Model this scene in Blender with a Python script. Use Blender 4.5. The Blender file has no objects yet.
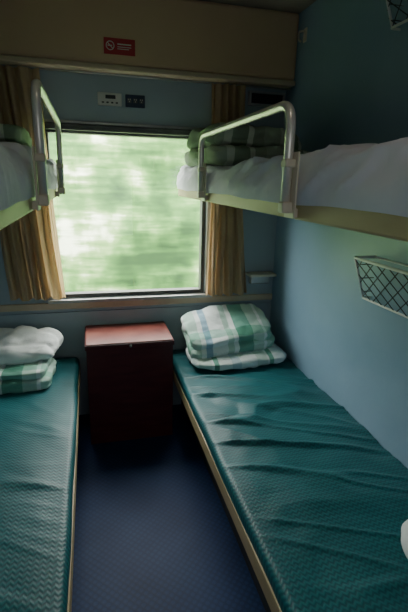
import bpy, bmesh, math, random
from mathutils import Vector, Matrix, Euler, noise
sc=bpy.context.scene
col=sc.collection

# ---------------- materials ----------------
def new_mat(name):
    m=bpy.data.materials.new(name); m.use_nodes=True
    nt=m.node_tree; b=nt.nodes['Principled BSDF']
    return m,nt,b
def N(nt,t,**k):
    n=nt.nodes.new(t)
    for a,v in k.items():
        setattr(n,a,v)
    return n
def L(nt,a,b): nt.links.new(a,b)
def ramp(nt,stops,interp='LINEAR'):
    r=nt.nodes.new('ShaderNodeValToRGB'); cr=r.color_ramp; cr.interpolation=interp
    while len(cr.elements)<len(stops): cr.elements.new(0.5)
    for e,(p,c) in zip(cr.elements,stops):
        e.position=p; e.color=(c[0],c[1],c[2],1)
    return r
def mottled(name,c1,c2,scale=6,rough=.5,bump=.0,bscale=60,metal=0,stretch=(1,1,1),spec=.5):
    m,nt,b=new_mat(name)
    tc=N(nt,'ShaderNodeTexCoord'); mp=N(nt,'ShaderNodeMapping'); mp.inputs['Scale'].default_value=stretch
    L(nt,tc.outputs['Object'],mp.inputs[0])
    n=N(nt,'ShaderNodeTexNoise'); n.inputs['Scale'].default_value=scale; n.inputs['Detail'].default_value=6
    L(nt,mp.outputs[0],n.inputs[0])
    r=ramp(nt,[(.35,c1),(.65,c2)]); L(nt,n.outputs[0],r.inputs[0]); L(nt,r.outputs[0],b.inputs['Base Color'])
    b.inputs['Roughness'].default_value=rough; b.inputs['Metallic'].default_value=metal
    b.inputs['Specular IOR Level'].default_value=spec
    if bump:
        n2=N(nt,'ShaderNodeTexNoise'); n2.inputs['Scale'].default_value=bscale; n2.inputs['Detail'].default_value=3
        L(nt,mp.outputs[0],n2.inputs[0])
        bp=N(nt,'ShaderNodeBump'); bp.inputs['Strength'].default_value=bump; bp.inputs['Distance'].default_value=.01
        L(nt,n2.outputs[0],bp.inputs['Height']); L(nt,bp.outputs[0],b.inputs['Normal'])
    return m
M={}
M['wall']=mottled('blue_laminate',(.20,.33,.44),(.23,.36,.47),3,.36,.05,40)
M['wallw']=mottled('grey_blue_laminate',(.32,.40,.45),(.35,.43,.48),3,.5,.05,40)
M['ceil']=mottled('ceiling_paint',(.30,.27,.22),(.34,.31,.26),3,.6)
M['bulk']=mottled('beige_laminate',(.60,.42,.25),(.64,.46,.28),2,.45,.04,30)
M['trim']=mottled('cream_trim',(.50,.41,.28),(.56,.46,.32),8,.45)
M['ply']=mottled('cream_edge_board',(.42,.33,.18),(.52,.42,.24),9,.5,.1,50,stretch=(1,.3,1))
M['alu']=mottled('aluminium',(.42,.43,.42),(.52,.53,.52),8,.35,metal=.6)
M['dark']=mottled('dark_plastic',(.015,.017,.02),(.03,.03,.035),8,.5)
M['dgrey']=mottled('dark_grey_frame',(.06,.065,.065),(.09,.095,.09),8,.5)
M['white']=mottled('white_plastic',(.6,.6,.56),(.66,.66,.62),8,.4)
M['sockblue']=mottled('dark_blue_plastic',(.015,.03,.06),(.02,.04,.08),8,.4)
M['red']=mottled('red_sign_enamel',(.42,.02,.03),(.46,.03,.04),8,.4)
M['rail']=mottled('polished_steel',(.74,.70,.62),(.84,.80,.71),8,.3,metal=.45)
M['cream_metal']=mottled('cream_painted_metal',(.56,.50,.38),(.64,.58,.46),8,.4)
M['wire']=mottled('coated_wire',(.66,.67,.66),(.74,.74,.74),8,.4,metal=.1)
M['wired']=mottled('net_cord',(.02,.022,.025),(.035,.04,.045),8,.6)
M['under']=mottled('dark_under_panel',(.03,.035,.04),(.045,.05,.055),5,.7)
M['sheet']=mottled('white_cotton_sheet',(.66,.65,.76),(.76,.75,.84),4,.85,.25,25)
M['whitep']=mottled('white_pillow_cotton',(.72,.78,.78),(.82,.86,.86),4,.85,.25,25)
M['diff']=mottled('fill_pane',(.7,.7,.7),(.75,.75,.75),4,.4)
# floor: blue vinyl with fine diamond tread
m,nt,b=new_mat('blue_vinyl_floor'); M['floor']=m
tc=N(nt,'ShaderNodeTexCoord'); mp=N(nt,'ShaderNodeMapping'); mp.inputs['Rotation'].default_value=(0,0,math.pi/4); mp.inputs['Scale'].default_value=(38,38,38)
L(nt,tc.outputs['Object'],mp.inputs[0])
ck=N(nt,'ShaderNodeTexVoronoi'); ck.inputs['Scale'].default_value=1.0; ck.inputs['Randomness'].default_value=0
L(nt,mp.outputs[0],ck.inputs['Vector'])
nz=N(nt,'ShaderNodeTexNoise'); nz.inputs['Scale'].default_value=3; nz.inputs['Detail'].default_value=8; L(nt,tc.outputs['Object'],nz.inputs[0])
r1=ramp(nt,[(.3,(.007,.024,.085)),(.7,(.016,.042,.125))]); L(nt,nz.outputs[0],r1.inputs[0])
r2=ramp(nt,[(.2,(1.2,1.2,1.2)),(.5,(.85,.85,.85))]); L(nt,ck.outputs['Distance'],r2.inputs[0])
mx=N(nt,'ShaderNodeMix',data_type='RGBA',blend_type='MULTIPLY'); mx.inputs[0].default_value=1
L(nt,r1.outputs[0],mx.inputs[6]); L(nt,r2.outputs[0],mx.inputs[7]); L(nt,mx.outputs[2],b.inputs['Base Color'])
b.inputs['Roughness'].default_value=.55; b.inputs['Specular IOR Level'].default_value=.22
bp=N(nt,'ShaderNodeBump'); bp.inputs['Strength'].default_value=.2; bp.inputs['Distance'].default_value=.003
L(nt,ck.outputs['Distance'],bp.inputs['Height']); L(nt,bp.outputs[0],b.inputs['Normal'])
# teal berth cover with zig-zag weave
m,nt,b=new_mat('teal_zigzag_cover'); M['teal']=m
tc=N(nt,'ShaderNodeTexCoord'); sx=N(nt,'ShaderNodeSeparateXYZ'); L(nt,tc.outputs['Object'],sx.inputs[0])
a=N(nt,'ShaderNodeMath',operation='PINGPONG'); a.inputs[1].default_value=.012; L(nt,sx.outputs[0],a.inputs[0])
ad=N(nt,'ShaderNodeMath',operation='ADD'); L(nt,sx.outputs[1],ad.inputs[0]); L(nt,a.outputs[0],ad.inputs[1])
mu=N(nt,'ShaderNodeMath',operation='MULTIPLY'); mu.inputs[1].default_value=2*math.pi/.022; L(nt,ad.outputs[0],mu.inputs[0])
sn=N(nt,'ShaderNodeMath',operation='SINE'); L(nt,mu.outputs[0],sn.inputs[0])
mr=N(nt,'ShaderNodeMapRange'); mr.inputs[1].default_value=-1; mr.inputs[2].default_value=1; L(nt,sn.outputs[0],mr.inputs[0])
r1=ramp(nt,[(.1,(.002,.082,.102)),(.9,(.005,.145,.160))]); L(nt,mr.outputs[0],r1.inputs[0])
nz=N(nt,'ShaderNodeTexNoise'); nz.inputs['Scale'].default_value=2.5; nz.inputs['Detail'].default_value=5; L(nt,tc.outputs['Object'],nz.inputs[0])
r2=ramp(nt,[(.3,(.85,.85,.85)),(.7,(1.1,1.1,1.1))]); L(nt,nz.outputs[0],r2.inputs[0])
mx=N(nt,'ShaderNodeMix',data_type='RGBA',blend_type='MULTIPLY'); mx.inputs[0].default_value=1
L(nt,r1.outputs[0],mx.inputs[6]); L(nt,r2.outputs[0],mx.inputs[7]); L(nt,mx.outputs[2],b.inputs['Base Color'])
b.inputs['Roughness'].default_value=.5; b.inputs['Specular IOR Level'].default_value=.45
bp=N(nt,'ShaderNodeBump'); bp.inputs['Strength'].default_value=.15; bp.inputs['Distance'].default_value=.004
L(nt,mr.outputs[0],bp.inputs['Height']); L(nt,bp.outputs[0],b.inputs['Normal'])
# plaid
def plaid(name,stopsx,stopsy,sxs,sys):
    m,nt,b=new_mat(name)
    tc=N(nt,'ShaderNodeTexCoord'); s=N(nt,'ShaderNodeSeparateXYZ'); L(nt,tc.outputs['Object'],s.inputs[0])
    outs=[]
    for ax,sc_,st in ((0,sxs,stopsx),(1,sys,stopsy)):
        mu=N(nt,'ShaderNodeMath',operation='MULTIPLY'); mu.inputs[1].default_value=sc_; L(nt,s.outputs[ax],mu.inputs[0])
        fr=N(nt,'ShaderNodeMath',operation='FRACT'); L(nt,mu.outputs[0],fr.inputs[0])
        r=ramp(nt,st,'CONSTANT'); L(nt,fr.outputs[0],r.inputs[0]); outs.append(r)
    mx=N(nt,'ShaderNodeMix',data_type='RGBA',blend_type='MULTIPLY'); mx.inputs[0].default_value=1
    L(nt,outs[0].outputs[0],mx.inputs[6]); L(nt,outs[1].outputs[0],mx.inputs[7]); L(nt,mx.outputs[2],b.inputs['Base Color'])
    b.inputs['Roughness'].default_value=.9
    n2=N(nt,'ShaderNodeTexNoise'); n2.inputs['Scale'].default_value=18; L(nt,tc.outputs['Object'],n2.inputs[0])
    bp=N(nt,'ShaderNodeBump'); bp.inputs['Strength'].default_value=.4; bp.inputs['Distance'].default_value=.02
    L(nt,n2.outputs[0],bp.inputs['Height']); L(nt,bp.outputs[0],b.inputs['Normal'])
    return m
W=(.76,.83,.82);G=(.16,.38,.30);LG=(.46,.64,.56);B_=(.30,.46,.58);K=(1,1,1)
M['plaid']=plaid('plaid_cotton',[(0,W),(.06,G),(.26,LG),(.40,W),(.44,LG),(.58,W),(.64,B_),(.72,W),(.92,LG)],[(0,K),(.40,(.80,.90,.88)),(.60,K),(.70,(.55,.76,.68)),(.84,K)],1.7,1.9)
M['plaidl']=plaid('pale_plaid_cotton',[(0,W),(.2,(.60,.72,.66)),(.40,W),(.44,G),(.52,W),(.75,(.52,.64,.68)),(.9,W)],[(0,K),(.6,(.85,.92,.9)),(.8,K)],2.4,2.6)
M['plaid2']=plaid('green_striped_quilt',[(0,(.30,.37,.28)),(.3,(.48,.54,.44)),(.42,(.19,.26,.18)),(.7,(.55,.60,.50)),(.8,(.24,.31,.22))],[(0,K),(.6,(.8,.85,.8))],3.2,1.6)
# curtain
m,nt,b=new_mat('tan_curtain_cloth'); M['curtain']=m
tc=N(nt,'ShaderNodeTexCoord'); nz=N(nt,'ShaderNodeTexNoise'); nz.inputs['Scale'].default_value=9; L(nt,tc.outputs['Object'],nz.inputs[0])
r1=ramp(nt,[(.3,(.50,.37,.23)),(.7,(.60,.46,.30))]); L(nt,nz.outputs[0],r1.inputs[0]); L(nt,r1.outputs[0],b.inputs['Base Color'])
b.inputs['Roughness'].default_value=.9
tr=N(nt,'ShaderNodeBsdfTranslucent'); tr.inputs[0].default_value=(.74,.54,.30,1)
ms=N(nt,'ShaderNodeMixShader'); ms.inputs[0].default_value=.38
L(nt,b.outputs[0],ms.inputs[1]); L(nt,tr.outputs[0],ms.inputs[2]); L(nt,ms.outputs[0],nt.nodes['Material Output'].inputs[0])
# red-brown wood
def wood(name,c1,c2,c3):
    m,nt,b=new_mat(name)
    tc=N(nt,'ShaderNodeTexCoord'); mp=N(nt,'ShaderNodeMapping'); mp.inputs['Scale'].default_value=(1.5,1.5,9)
    L(nt,tc.outputs['Object'],mp.inputs[0]); nz=N(nt,'ShaderNodeTexNoise'); nz.inputs['Scale'].default_value=4; nz.inputs['Detail'].default_value=8
    L(nt,mp.outputs[0],nz.inputs[0]); r=ramp(nt,[(.3,c1),(.55,c2),(.75,c3)]); L(nt,nz.outputs[0],r.inputs[0]); L(nt,r.outputs[0],b.inputs['Base Color'])
    b.inputs['Roughness'].default_value=.4
    return m
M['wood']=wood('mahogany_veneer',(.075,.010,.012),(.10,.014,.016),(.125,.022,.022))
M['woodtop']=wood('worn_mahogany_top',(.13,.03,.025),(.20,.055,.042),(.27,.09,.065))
# glass
m,nt,b=new_mat('window_glass'); M['glass']=m
t=N(nt,'ShaderNodeBsdfTransparent'); g=N(nt,'ShaderNodeBsdfGlossy'); g.inputs['Roughness'].default_value=.02
t.inputs[0].default_value=(.95,.97,.95,1)
ms=N(nt,'ShaderNodeMixShader'); ms.inputs[0].default_value=.05
L(nt,t.outputs[0],ms.inputs[1]); L(nt,g.outputs[0],ms.inputs[2]); L(nt,ms.outputs[0],nt.nodes['Material Output'].inputs[0])
# foliage: hillside with denser green clumps; bright sky gaps painted in as near-white
m,nt,b=new_mat('foliage'); M['foliage']=m
tc=N(nt,'ShaderNodeTexCoord')
def nzs(scale,loc,s,det):
    mp=N(nt,'ShaderNodeMapping'); mp.inputs['Scale'].default_value=scale; mp.inputs['Location'].default_value=loc
    L(nt,tc.outputs['Object'],mp.inputs[0]); nz=N(nt,'ShaderNodeTexNoise'); nz.inputs['Scale'].default_value=s; nz.inputs['Detail'].default_value=det; nz.inputs['Roughness'].default_value=.55
    L(nt,mp.outputs[0],nz.inputs[0]); return nz.outputs[0]
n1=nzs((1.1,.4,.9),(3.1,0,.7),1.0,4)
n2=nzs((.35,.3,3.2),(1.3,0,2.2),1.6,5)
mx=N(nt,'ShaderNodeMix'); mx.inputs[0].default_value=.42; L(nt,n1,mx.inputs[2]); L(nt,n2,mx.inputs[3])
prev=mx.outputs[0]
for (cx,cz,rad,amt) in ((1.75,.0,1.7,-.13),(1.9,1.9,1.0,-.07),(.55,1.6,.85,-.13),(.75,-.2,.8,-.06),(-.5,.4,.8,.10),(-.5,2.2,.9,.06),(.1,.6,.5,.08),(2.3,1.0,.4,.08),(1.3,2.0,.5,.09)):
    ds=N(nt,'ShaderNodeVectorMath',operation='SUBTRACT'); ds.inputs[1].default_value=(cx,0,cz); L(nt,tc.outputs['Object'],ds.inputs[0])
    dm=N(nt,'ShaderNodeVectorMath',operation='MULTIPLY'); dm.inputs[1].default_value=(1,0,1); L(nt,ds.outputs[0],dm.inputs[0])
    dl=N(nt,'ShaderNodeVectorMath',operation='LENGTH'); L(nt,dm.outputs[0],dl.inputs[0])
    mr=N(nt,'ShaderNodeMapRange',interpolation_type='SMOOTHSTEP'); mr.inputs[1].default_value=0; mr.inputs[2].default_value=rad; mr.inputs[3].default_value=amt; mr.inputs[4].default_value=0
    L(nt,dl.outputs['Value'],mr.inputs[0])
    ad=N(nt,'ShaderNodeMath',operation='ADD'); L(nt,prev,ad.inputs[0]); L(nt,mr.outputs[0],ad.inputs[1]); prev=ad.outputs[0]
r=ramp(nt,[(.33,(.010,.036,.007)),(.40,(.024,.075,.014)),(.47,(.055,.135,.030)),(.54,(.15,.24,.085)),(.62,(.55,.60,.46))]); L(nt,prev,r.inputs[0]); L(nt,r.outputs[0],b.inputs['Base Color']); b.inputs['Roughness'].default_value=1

# ---------------- mesh helpers ----------------
def finish(name,bm,mat,parent=None,smooth=False):
    me=bpy.data.meshes.new(name); bm.normal_update(); bm.to_mesh(me); bm.free()
    if smooth:
        for p in me.polygons: p.use_smooth=True
    ob=bpy.data.objects.new(name,me); col.objects.link(ob)
    if mat: me.materials.append(mat)
    if parent: ob.parent=parent
    return ob
def empty(name):
    e=bpy.data.objects.new(name,None); col.objects.link(e); e.empty_display_size=.1; return e
def add_box(bm,lo,hi,bev=0,seg=2):
    r=bmesh.ops.create_cube(bm,size=1); vs=r['verts']
    for v in vs:
        v.co=Vector([(lo[i]+hi[i])/2+v.co[i]*(hi[i]-lo[i]) for i in range(3)])
    if bev:
        es=list({e for v in vs for e in v.link_edges})
        bmesh.ops.bevel(bm,geom=es,offset=bev,segments=seg,affect='EDGES',profile=.5)
def box(name,lo,hi,mat,parent=None,bev=.004):
    bm=bmesh.new(); add_box(bm,lo,hi,bev); return finish(name,bm,mat,parent)
def boxes(name,L_,mat,parent=None,bev=.003):
    bm=bmesh.new()
    for lo,hi in L_: add_box(bm,lo,hi,bev)
    return finish(name,bm,mat,parent)
def add_tube(bm,pts,r,seg=12,cap=True):
    pts=[Vector(p) for p in pts]; n=len(pts); rings=[]
    T=(pts[1]-pts[0]).normalized(); up=Vector((0,0,1)) if abs(T.z)<.9 else Vector((1,0,0))
    nrm=(up-T*up.dot(T)).normalized()
    for i in range(n):
        if i==0: t=pts[1]-pts[0]
        elif i==n-1: t=pts[-1]-pts[-2]
        else: t=(pts[i+1]-pts[i]).normalized()+(pts[i]-pts[i-1]).normalized()
        t.normalize(); nrm=(nrm-t*nrm.dot(t)).normalized(); bi=t.cross(nrm)
        rings.append([bm.verts.new(pts[i]+(nrm*math.cos(a)+bi*math.sin(a))*r) for a in [2*math.pi*k/seg for k in range(seg)]])
    for A,B in zip(rings,rings[1:]):
        for k in range(seg): bm.faces.new((A[k],A[(k+1)%seg],B[(k+1)%seg],B[k]))
    if cap: bm.faces.new(rings[0][::-1]); bm.faces.new(rings[-1])
def fillet(pts,r,n=6):
    pts=[Vector(p) for p in pts]; out=[pts[0]]
    for i in range(1,len(pts)-1):
        a,b,c=pts[i-1:i+2]; u=(a-b).normalized(); w=(c-b).normalized()
        p0=b+u*r; p1=b+w*r
        for k in range(n+1):
            t=k/n; out.append(p0*(1-t)**2+b*2*t*(1-t)+p1*t*t)
    out.append(pts[-1]); return out
def fbm(p,s,o=3): return noise.fractal(Vector(p)*s,1.0,2.0,o)
def add_soft(bm,size,loc,rot=(0,0,0),n=5,seed=0,amp=.01,pinch=0,cuts=20,fs=5,sag=0):
    t=bmesh.new(); bmesh.ops.create_cube(t,size=2); bmesh.ops.subdivide_edges(t,edges=t.edges[:],cuts=cuts,use_grid_fill=True)
    R=Euler(rot).to_matrix(); mp={}
    for v in t.verts:
        p=v.co; k=(abs(p.x)**n+abs(p.y)**n+abs(p.z)**n)**(1/n); q=p/k
        f=1
        if pinch: f=max(.15,1-pinch*(abs(q.x)**4+abs(q.y)**4)/1.4)
        w=Vector((q.x*size[0]/2,q.y*size[1]/2,q.z*size[2]/2*f))
        d=fbm(w+Vector((seed*3.1,seed,0)),fs)*amp
        g=1-abs(noise.noise(w*9+Vector((seed,2*seed,0))))*6
        d-=max(0,g)*amp*.35
        w+=q.normalized()*d
        w.z-=sag*(q.x**2)
        mp[v]=bm.verts.new(R@w+Vector(loc))
    for f in t.faces: bm.faces.new([mp[v] for v in f.verts])
    t.free()
def move_origin(ob):
    me=ob.data; c=sum((v.co for v in me.vertices),Vector())/len(me.vertices)
    me.transform(Matrix.Translation(-c)); ob.location=c; return ob

XW=1.42; XL=-1.0; YB=-3.75; ZC=2.9
# ---------------- room shell ----------------
wx0,wx1,wz0,wz1=-.27,.84,.965,2.12
boxes('wall_window',[((XL-.1,0,0),(wx0,.1,ZC)),((wx1,0,0),(XW+.1,.1,ZC)),((wx0,0,0),(wx1,.1,wz0)),((wx0,0,wz1),(wx1,.1,ZC))],M['wallw'],bev=0)
boxes('wall_right',[((XW,YB,0),(XW+.1,0,ZC))],M['wall'],bev=0)
boxes('wall_left',[((XL-.1,YB,0),(XL,0,ZC))],M['wall'],bev=0)
boxes('wall_back',[((XL-.1,YB-.1,0),(XW+.1,YB,ZC))],M['wall'],bev=0)
boxes('floor',[((XL-.1,YB-.1,-.1),(XW+.1,.1,0))],M['floor'],bev=0)
boxes('ceiling',[((XL-.1,YB-.1,ZC),(XW+.1,.1,ZC+.1))],M['ceil'],bev=0)
# bulkhead above the window
bk=empty('overhead_bulkhead_panel')
box('face_panel',(XL+.001,-.15,2.49),(XW-.002,-.001,ZC-.001),M['bulk'],bk,.02)
box('lower_edge_strip',(XL+.001,-.158,2.455),(XW-.002,-.001,2.49),M['trim'],bk,.008)
# wainscot below window
box('trim_1',(XL+.001,-.022,.885),(XW-.001,-.001,.935),M['trim'],None,.006)
box('trim_2',(XL+.001,-.012,.08),(XW-.001,-.001,.86),M['wallw'],None,.003)
# window
w=empty('window_1')
fw=.028
boxes('frame',[((wx0,.0,wz0),(wx0+fw,.07,wz1)),((wx1-fw,.0,wz0),(wx1,.07,wz1)),((wx0+fw,.0,wz0),(wx1-fw,.07,wz0+fw)),((wx0+fw,.0,wz1-fw),(wx1-fw,.07,wz1))],M['dgrey'],w,.004)
boxes('blind_housing',[((wx0-.05,-.045,wz1-.012),(wx1+.1,-.002,wz1+.028))],M['dgrey'],w,.006)
boxes('outer_moulding',[((wx0-.05,-.02,wz1+.03),(wx1+.1,-.002,wz1+.05)),((wx0-.04,-.02,wz0-.005),(wx0-.005,-.002,wz1-.02)),((wx1+.005,-.02,wz0-.005),(wx1+.04,-.002,wz1-.02))],M['alu'],w,.004)
boxes('sill',[((wx0-.05,-.045,wz0-.03),(wx1+.06,0.0,wz0-.004))],M['alu'],w,.006)
box('glass',(wx0+fw-.005,.034,wz0+fw-.005),(wx1-fw+.005,.04,wz1-fw+.005),M['glass'],w,0)

# ---------------- curtains ----------------
def curtain(xs_top,xs_mid,xs_bot,ztop,zbot,folds,seed):
    bm=bmesh.new(); NU=90; NV=40; rows=[]
    for j in range(NV+1):
        v=j/NV; z=ztop+(zbot-ztop)*v
        def ip(a,b,c):
            return (a*(1-v*2)+b*v*2) if v<.5 else (b*(2-v*2)+c*(v*2-1))
        x0=ip(xs_top[0],xs_mid[0],xs_bot[0]); x1=ip(xs_top[1],xs_mid[1],xs_bot[1])
        row=[]
        for i in range(NU+1):
            u=i/NU; ph=seed+.6*noise.noise(Vector((u*3,v*1.5,seed)))
            y=-.075+.030*math.sin(2*math.pi*(folds*u+ph))*(1-.25*math.sin(v*3))+.008*math.sin(2*math.pi*folds*2.3*u+seed)
            x=x0+(x1-x0)*u+.008*math.cos(2*math.pi*(folds*u+ph))
            row.append(bm.verts.new((x,y,z+(.006*math.sin(u*20) if j==NV else 0))))
        rows.append(row)
    for a,b in zip(rows,rows[1:]):
        for i in range(NU): bm.faces.new((a[i],a[i+1],b[i+1],b[i]))
    ob=finish('window_curtain',bm,M['curtain'],None,True); return ob
curtain((-.72,-.26),(-.60,-.23),(-.55,-.185),2.445,.985,5.5,.3)
curtain((.83,1.09),(.85,1.10),(.83,1.18),2.445,.96,4.5,.9)
bm=bmesh.new(); add_tube(bm,[(XL,-.075,2.448),(XW,-.075,2.448)],.005); finish('curtain_rod',bm,M['alu'],None,True)

# ---------------- lower berths ----------------
def cover(name,x_out,x_in,y0,y1,ztop,side,parent,seed,wr):
    bm=bmesh.new(); NX=80; NY=300
    wdt=abs(x_in-x_out); s=1 if x_in>x_out else -1
    th=.075; r=.03
    prof=[]
    prof.append((.0,-th))
    for k in range(7):
        a=math.pi/2*k/6; prof.append((r*(1-math.cos(a)),-r+r*math.sin(a)))
    for k in range(1,NX+1): prof.append((r+(wdt-r)*k/NX,0))
    rows=[]
    for j in range(NY+1):
        y=y0+(y1-y0)*j/NY; row=[]
        endf=min(1,min(j,NY-j)/3)
        for (dx,dz) in prof:
            x=x_out+s*dx
            w_=min(1,dx/.12)
            z=ztop+dz - .02*(1-endf)
            z+=.012*math.sin(math.pi*min(1,dx/wdt))
            z+=wr*(fbm((x,y*1.0,seed),2.5)*.010*w_)
            zone=math.exp(-((y+1.10)/.60)**2)
            cr=noise.noise(Vector((x*1.1+y*.3,y*4.2+x*1.3,seed+5)))
            z+=wr*.026*max(0,1-abs(cr)*7)*w_*zone*max(0,noise.noise(Vector((x*1.6,y*1.4,seed+9)))+.55)
            cr2=noise.noise(Vector((x*1.4,y*7+x*3,seed+15)))
            z+=wr*.006*max(0,1-abs(cr2)*6)*w_
            ex=.006*noise.noise(Vector((y*3,dz*8,seed)))
            row.append(bm.verts.new((x-s*ex*(1 if dx<.06 else 0),y,z)))
        rows.append(row)
    for a,b in zip(rows,rows[1:]):
        for i in range(len(prof)-1): bm.faces.new((a[i],a[i+1],b[i+1],b[i]))
    for row in (rows[0],rows[-1]):
        lo=bm.verts.new((row[-1].co.x,row[-1].co.y,ztop-th)); bm.faces.new(row+[lo])
    bmesh.ops.recalc_face_normals(bm,faces=bm.faces[:])
    return finish(name,bm,M['teal'],parent,True)
YE=-2.75
def lower_berth(xo,xi,seed,wr):
    e=empty('lower_berth'); s=1 if xi>xo else -1
    lo,hi=sorted((xo,xo+s*.025))
    box('edge_board',(lo,YE,.375),(hi,-.02,.455),M['ply'],e,.006)
    lo,hi=sorted((xo+s*.026,xi-s*.003))
    box('base_slab',(lo,YE,.375),(hi,-.02,.43),M['ply'],e,.004)
    lo,hi=sorted((xo+s*.12,xi-s*.003))
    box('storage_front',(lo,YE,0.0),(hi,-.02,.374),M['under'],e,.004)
    cover('mattress_cover',xo+s*.004,xi-s*.004,-.022,YE+.01,.515,s,e,seed,wr)
    return e
lower_berth(.545,XW,2.3,1.2)
lower_berth(-.125,XL,7.7,.5)

# ---------------- upper berths ----------------
def sheet_mattress(name,xo,xi,y0,y1,z0,z1,parent,seed):
    bm=bmesh.new(); s=1 if xi>xo else -1; wdt=abs(xi-xo); NX=40; NY=260
    h=z1-z0; prof=[]
    for k in range(9): 
        t=k/8; prof.append((.010*math.sin(math.pi*t)*-1+.02*t, h*t*.75))
    r=h*.25
    for k in range(1,7):
        a=math.pi/2*k/6; prof.append((.02+r*(1-math.cos(a)),h*.75+r*math.sin(a)))
    for k in range(1,NX+1): prof.append((.02+r+(wdt-r-.02)*k/NX,h))
    rows=[]
    for j in range(NY+1):
        y=y0+(y1-y0)*j/NY; row=[]
        for dx,dz in prof:
            x=xo+s*dx; w_=min(1,dz/(h*.35))
            hem=(1-w_)*.014*noise.noise(Vector((y*4,seed,0)))
            f=fbm((y*1.0,x*1.0,seed),3.2,4)
            g=1-abs(noise.noise(Vector((y*5+dz*9,dz*5+x*4,seed+3))))*5
            g2=1-abs(noise.noise(Vector((y*9+dz*22,dz*9+x*6,seed+8))))*5
            x2=x-s*(.010*noise.noise(Vector((y*7,dz*18,seed)))+.011*max(0,g)+.006*max(0,g2))*(1 if dx<.1 else 0)*w_
            z2=z0+dz+hem+w_*(.018*f+.014*max(0,g)+.006*max(0,g2)+.022*noise.noise(Vector((y*1.9,x*2,seed+1))))
            z2+=.012*w_*max(0,min(1,(-y-1.6)*1.5))
            row.append(bm.verts.new((x2,y,z2)))
        rows.append(row)
    for a,b in zip(rows,rows[1:]):
        for i in range(len(prof)-1): bm.faces.new((a[i],a[i+1],b[i+1],b[i]))
    for row in (rows[0],rows[-1]):
        lo=bm.verts.new((row[-1].co.x,row[-1].co.y,z0)); bm.faces.new(row+[lo])
    bmesh.ops.recalc_face_normals(bm,faces=bm.faces[:])
    return finish(name,bm,M['sheet'],parent,True)
def upper_berth(xo,xi,ya,yb,seed,zt):
    e=empty('upper_berth'); s=1 if xi>xo else -1
    lo,hi=sorted((xo,xo+s*.03)); box('edge_board',(lo,YE,1.70),(hi,-.03,1.762),M['ply'],e,.008)
    lo,hi=sorted((xo+s*.031,xi-s*.003)); box('base_slab',(lo,YE,1.705),(hi,-.03,1.75),M['ply'],e,.004)
    sheet_mattress('sheeted_mattress',xo-s*.003,xi-s*.004,-.035,YE+.01,1.748,1.885,e,seed)
    xr=xo-s*.036
    bm=bmesh.new(); add_tube(bm,fillet([(xr,ya,1.735),(xr,ya,zt),(xr,yb,zt),(xr,yb,1.735)],.07,8),.0145,14)
    finish('guard_rail',bm,M['rail'],e,True)
    bm=bmesh.new()
    lo,hi=sorted((xo-s*.021,xo-s*.015))
    for yy in (ya,yb):
        add_box(bm,(lo,yy-.036,1.705),(hi,yy+.036,1.90),.002)
        l2,h2=sorted((xo-s*.016,xo-s*.052))
        add_box(bm,(l2,yy-.02,1.72),(h2,yy+.02,1.755),.006)
        add_box(bm,(l2,yy-.02,1.855),(h2,yy+.02,1.88),.006)
        l3,h3=sorted((xo,xo-s*.016)); add_box(bm,(l3,yy-.02,1.708),(h3,yy+.02,1.735),.002)
    finish('rail_bracket',bm,M['cream_metal'],e)
    bm=bmesh.new()
    for yy in (-.3,-1.9):
        lo,hi=sorted((xi-s*.0,xi-s*.05)); add_box(bm,(lo,yy-.02,1.60),(hi,yy+.02,1.705),.006)
    finish('wall_bracket',bm,M['cream_metal'],e)
    return e
upper_berth(.622,XW,-.84,-1.92,1.2,2.035)
upper_berth(-.178,XL,-.60,-1.66,4.4,2.09)

# ---------------- bedding ----------------
def bedding(name,parts,mat):
    bm=bmesh.new()
    for p in parts: add_soft(bm,**p)
    ob=finish(name,bm,mat,None,True); return move_origin(ob)
# right lower
bedding('pillow',[dict(size=(.74,.46,.10),loc=(1.02,-.33,.572),rot=(0,0,.03),n=4,seed=1,amp=.022,pinch=.45)],M['plaidl'])
bedding('folded_quilt',[dict(size=(.66,.40,.085),loc=(.965,-.26,.70),rot=(.36,-.08,.10),n=7,seed=2,amp=.024,sag=.010),
  dict(size=(.64,.39,.08),loc=(.965,-.245,.77),rot=(.40,-.08,.10),n=7,seed=3,amp=.026,sag=.010)],M['plaid'])
# left lower
bedding('folded_quilt',[dict(size=(.64,.42,.085),loc=(-.60,-.38,.56),rot=(0,0,-.04),n=6,seed=5,amp=.018),
  dict(size=(.60,.40,.06),loc=(-.61,-.37,.625),rot=(0,0,-.05),n=6,seed=6,amp=.018)],M['plaid'])
bedding('pillow',[dict(size=(.68,.38,.14),loc=(-.57,-.25,.71),rot=(.18,0,-.03),n=3.5,seed=7,amp=.04,pinch=.4)],M['whitep'])
# upper right quilt
bedding('folded_quilt',[dict(size=(.62,.80,.11),loc=(.94,-.52,1.95),rot=(0,0,.02),n=5,seed=8,amp=.035),
  dict(size=(.56,.74,.13),loc=(.92,-.50,2.05),rot=(.02,.05,.0),n=4,seed=9,amp=.045)],M['plaid2'])
bedding('folded_quilt',[dict(size=(.66,.75,.09),loc=(-.62,-.55,1.93),rot=(0,0,0),n=6,seed=11,amp=.02),
  dict(size=(.64,.70,.09),loc=(-.62,-.55,2.005),rot=(0,0,.03),n=6,seed=12,amp=.02)],M['plaid2'])
# near-end pillow on right lower berth
bedding('pillow',[dict(size=(.40,.66,.14),loc=(1.205,-2.41,.585),rot=(0,0,0),n=4,seed=13,amp=.015,pinch=.4)],M['whitep'])

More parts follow.
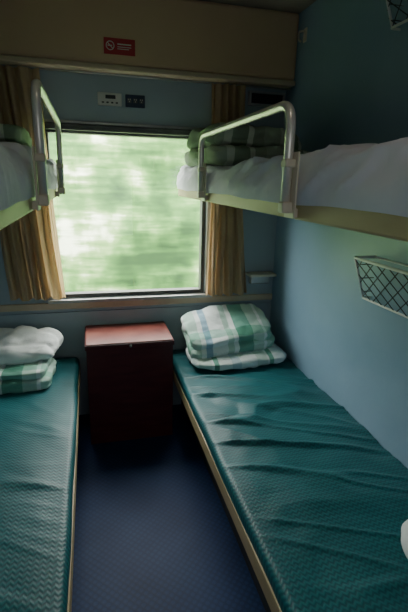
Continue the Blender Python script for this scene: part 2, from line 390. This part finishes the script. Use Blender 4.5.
# ---------------- cabinet ----------------
c=empty('wooden_cabinet')
x0,x1,yf,H=-.075,.525,-.44,.755
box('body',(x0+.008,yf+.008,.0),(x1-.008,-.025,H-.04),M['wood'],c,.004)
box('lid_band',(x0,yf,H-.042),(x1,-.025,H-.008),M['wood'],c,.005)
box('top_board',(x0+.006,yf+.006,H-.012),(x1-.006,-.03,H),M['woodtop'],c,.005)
bm=bmesh.new(); add_tube(bm,[((x0+x1)/2,yf-.004,H-.025),((x0+x1)/2,yf+.01,H-.025)],.009,16); finish('lock',bm,M['alu'],c,True)

# ---------------- wall fittings ----------------
p=empty('climate_control_panel')
box('plate',(.085,-.014,2.272),(.24,0,2.352),M['white'],p,.004)
box('display',(.135,-.017,2.315),(.20,-.0145,2.338),M['dark'],p,.001)
boxes('buttons',[((.11+i*.03,-.018,2.287),(.125+i*.03,-.0145,2.297)) for i in range(4)],M['dgrey'],p,.002)
p=empty('power_socket_panel')
box('plate',(.265,-.014,2.272),(.395,0,2.35),M['sockblue'],p,.004)
bm=bmesh.new()
for i in range(3):
    cx=.29+i*.04; add_box(bm,(cx-.013,-.018,2.298),(cx+.013,-.0145,2.326),.002)
finish('sockets',bm,M['dgrey'],p)
bm=bmesh.new()
for i in range(3):
    cx=.29+i*.04
    add_box(bm,(cx-.008,-.0195,2.315),(cx-.004,-.0182,2.322),0); add_box(bm,(cx+.004,-.0195,2.315),(cx+.008,-.0182,2.322),0); add_box(bm,(cx-.002,-.0195,2.303),(cx+.002,-.0182,2.309),0)
finish('contacts',bm,M['white'],p)
p=empty('wall_speaker')
boxes('bezel',[((1.13,-.04,2.335),(1.40,0,2.35)),((1.13,-.04,2.415),(1.40,0,2.43)),((1.13,-.04,2.35),(1.145,0,2.415)),((1.385,-.04,2.35),(1.40,0,2.415))],M['alu'],p,.003)
box('grille_back',(1.145,-.025,2.35),(1.385,-.002,2.415),M['dark'],p,0)
boxes('grille_slats',[((1.147,-.034,2.357+i*.0115),(1.383,-.0255,2.362+i*.0115)) for i in range(5)],M['dark'],p,.001)
p=empty('folding_wall_shelf')
box('shelf',(1.18,-.12,1.10),(1.40,0,1.122),M['cream_metal'],p,.006)
box('bracket',(1.21,-.06,1.03),(1.37,0,1.0995),M['alu'],p,.01)
# sign
p=empty('no_smoking_sign')
sx0,sx1,sz0,sz1=.13,.32,2.545,2.635
ys=-.150
box('plate',(sx0,ys-.004,sz0),(sx1,ys,sz1),M['red'],p,.001)
def ring(bm,cx,cz,r0,r1,y,n=28):
    A=[bm.verts.new((cx+r0*math.cos(2*math.pi*k/n),y,cz+r0*math.sin(2*math.pi*k/n))) for k in range(n)]
    B=[bm.verts.new((cx+r1*math.cos(2*math.pi*k/n),y,cz+r1*math.sin(2*math.pi*k/n))) for k in range(n)]
    for k in range(n): bm.faces.new((A[k],A[(k+1)%n],B[(k+1)%n],B[k]))
def bar(bm,cx,cz,l,t,ang,y):
    ca,sa=math.cos(ang),math.sin(ang)
    bm.faces.new([bm.verts.new((cx+ca*a-sa*b,y,cz+sa*a+ca*b)) for a,b in ((-l,-t),(l,-t),(l,t),(-l,t))])
bm=bmesh.new(); cx,cz=.168,2.592
ring(bm,cx,cz,.021,.026,ys-.0055); bar(bm,cx,cz,.022,.0025,-.785,ys-.0055); bar(bm,cx-.002,cz,.014,.003,0,ys-.0053)
bar(bm,.254,2.603,.042,.0035,0,ys-.0055); bar(bm,.254,2.588,.042,.002,0,ys-.0055); bar(bm,.247,2.577,.035,.002,0,ys-.0055)
finish('pictogram_and_lettering',bm,M['white'],p)

# wire baskets
def rack(y0,y1,z0,z1,pt=.13,pb=.05):
    e=empty('wire_storage_basket'); xt=XW-pt; xb=XW-pb
    bm=bmesh.new()
    add_tube(bm,fillet([(XW,y0,z1),(xt,y0,z1),(xt,y1,z1),(XW,y1,z1)],.025,5),.0075,10)
    add_tube(bm,fillet([(XW,y0,z0),(xb,y0,z0),(xb,y1,z0),(XW,y1,z0)],.015,5),.006,8)
    add_tube(bm,[(XW-.006,y0,z1),(XW-.006,y1,z1)],.005,8)
    for y in (y0+.01,y1-.01): add_tube(bm,[(xt+.002,y,z1),(xb+.002,y,z0)],.006,8)
    finish('frame',bm,M['wire'],e,True)
    bm=bmesh.new(); H=z1-z0
    def P(y,t): return (xb+(xt-xb)*t,y,z0+H*t)
    sp=H*1.2; st=.09
    a=min(y0,y1); b_=max(y0,y1); yy=a-sp
    while yy<b_:
        for d in (1,-1):
            ya,yb=(yy,yy+sp) if d==1 else (yy+sp,yy)
            pts=[]
            for i in range(25):
                t=i/24; y=ya+(yb-ya)*t
                if a<=y<=b_: pts.append(P(y,t))
            if len(pts)>1: add_tube(bm,pts,.0026,5)
        yy+=st
    for ye in (a+.01,b_-.01):
        for q in range(3):
            f=(q+.5)/3; add_tube(bm,[(XW-.004,ye,z0+H*f),(xb+(xt-xb)*f,ye,z0+H*f)],.0024,5)
    finish('net',bm,M['wired'],e,True)
rack(-1.90,-1.27,1.24,1.455)
rack(-1.86,-1.22,2.50,2.68)
# coat hook
bm=bmesh.new(); add_box(bm,(XW-.008,-.27,2.70),(XW,-.23,2.78),.002); add_tube(bm,fillet([(XW-.006,-.25,2.765),(XW-.05,-.25,2.755),(XW-.05,-.25,2.71),(XW-.03,-.25,2.70)],.015,4),.006,8)
finish('coat_hook',bm,M['cream_metal'],None,True)

# ceiling lamp (behind the viewpoint)
p=empty('ceiling_lamp')
box('housing',(.05,-2.75,ZC-.05),(.45,-2.45,ZC),M['white'],p,.01)
ld=bpy.data.lights.new('lamp_light','AREA'); ld.shape='RECTANGLE'; ld.size=.36; ld.size_y=.26; ld.energy=1.2; ld.color=(1,.85,.68)
lo=bpy.data.objects.new('lamp_light',ld); col.objects.link(lo); lo.location=(.25,-2.6,ZC-.055); lo.parent=p
# unseen corridor window added on the back wall to carry a fill light
p=empty('fill_window')
bx0,bx1,bz0,bz1=-.45,.65,.95,1.95
boxes('frame',[((bx0-.04,YB,bz0-.04),(bx0,YB+.03,bz1+.04)),((bx1,YB,bz0-.04),(bx1+.04,YB+.03,bz1+.04)),((bx0,YB,bz0-.04),(bx1,YB+.03,bz0)),((bx0,YB,bz1),(bx1,YB+.03,bz1+.04))],M['alu'],p,.004)
box('pane',(bx0,YB,bz0),(bx1,YB+.01,bz1),M['diff'],p,0)
ld=bpy.data.lights.new('corridor_fill','AREA'); ld.shape='RECTANGLE'; ld.size=bx1-bx0; ld.size_y=bz1-bz0; ld.energy=4; ld.color=(.92,.95,1)
lo=bpy.data.objects.new('corridor_fill',ld); col.objects.link(lo); lo.location=((bx0+bx1)/2,YB+.02,(bz0+bz1)/2); lo.rotation_euler=(math.radians(90),0,0); lo.parent=p

# ---------------- outside ----------------
bm=bmesh.new(); NX,NZ=90,30; rows=[]
for j in range(NZ+1):
    row=[]
    for i in range(NX+1):
        x=-16+34*i/NX; t=j/NZ; z=-1.5+5.5*t; y=7.5+2.2*t*t+.5*noise.noise(Vector((x*.5,z*.8,1)))
        row.append(bm.verts.new((x,y,z)))
    rows.append(row)
for a,b_ in zip(rows,rows[1:]):
    for i in range(NX): bm.faces.new((a[i],b_[i],b_[i+1],a[i+1]))
bmesh.ops.recalc_face_normals(bm,faces=bm.faces[:])
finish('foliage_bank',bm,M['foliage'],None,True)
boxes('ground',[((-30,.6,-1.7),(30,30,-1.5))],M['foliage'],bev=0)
sd=bpy.data.lights.new('sun','SUN'); sd.energy=9; sd.angle=.1; sd.color=(1,.97,.9)
so=bpy.data.objects.new('sun',sd); col.objects.link(so); so.rotation_euler=(math.radians(42),0,math.radians(15))
wd=bpy.data.worlds.new('sky'); sc.world=wd; wd.use_nodes=True
bg=wd.node_tree.nodes['Background']; bg.inputs[0].default_value=(1,.98,.95,1); bg.inputs[1].default_value=16.0
pl=bpy.data.lights.new('window_portal','AREA'); pl.shape='RECTANGLE'; pl.size=wx1-wx0; pl.size_y=wz1-wz0; pl.cycles.is_portal=True
po=bpy.data.objects.new('window_portal',pl); col.objects.link(po); po.location=((wx0+wx1)/2,.12,(wz0+wz1)/2); po.rotation_euler=(math.radians(-90),0,0)

# ---------------- camera ----------------
yaw,pitch,roll=-.26,-.283,.0258
F=Vector((-math.sin(yaw)*math.cos(pitch),math.cos(yaw)*math.cos(pitch),math.sin(pitch))); R=Vector((math.cos(yaw),math.sin(yaw),0)); U=R.cross(F)
R2=R*math.cos(roll)+U*math.sin(roll); U2=-R*math.sin(roll)+U*math.cos(roll)
cd=bpy.data.cameras.new('camera'); cam=bpy.data.objects.new('camera',cd); col.objects.link(cam)
cd.sensor_fit='VERTICAL'; cd.sensor_height=36; cd.lens=430*36/612; cd.clip_start=.02
mt=Matrix((R2,U2,-F)).transposed().to_4x4(); mt.translation=Vector((0,-3.18,1.81)); cam.matrix_world=mt
sc.camera=cam
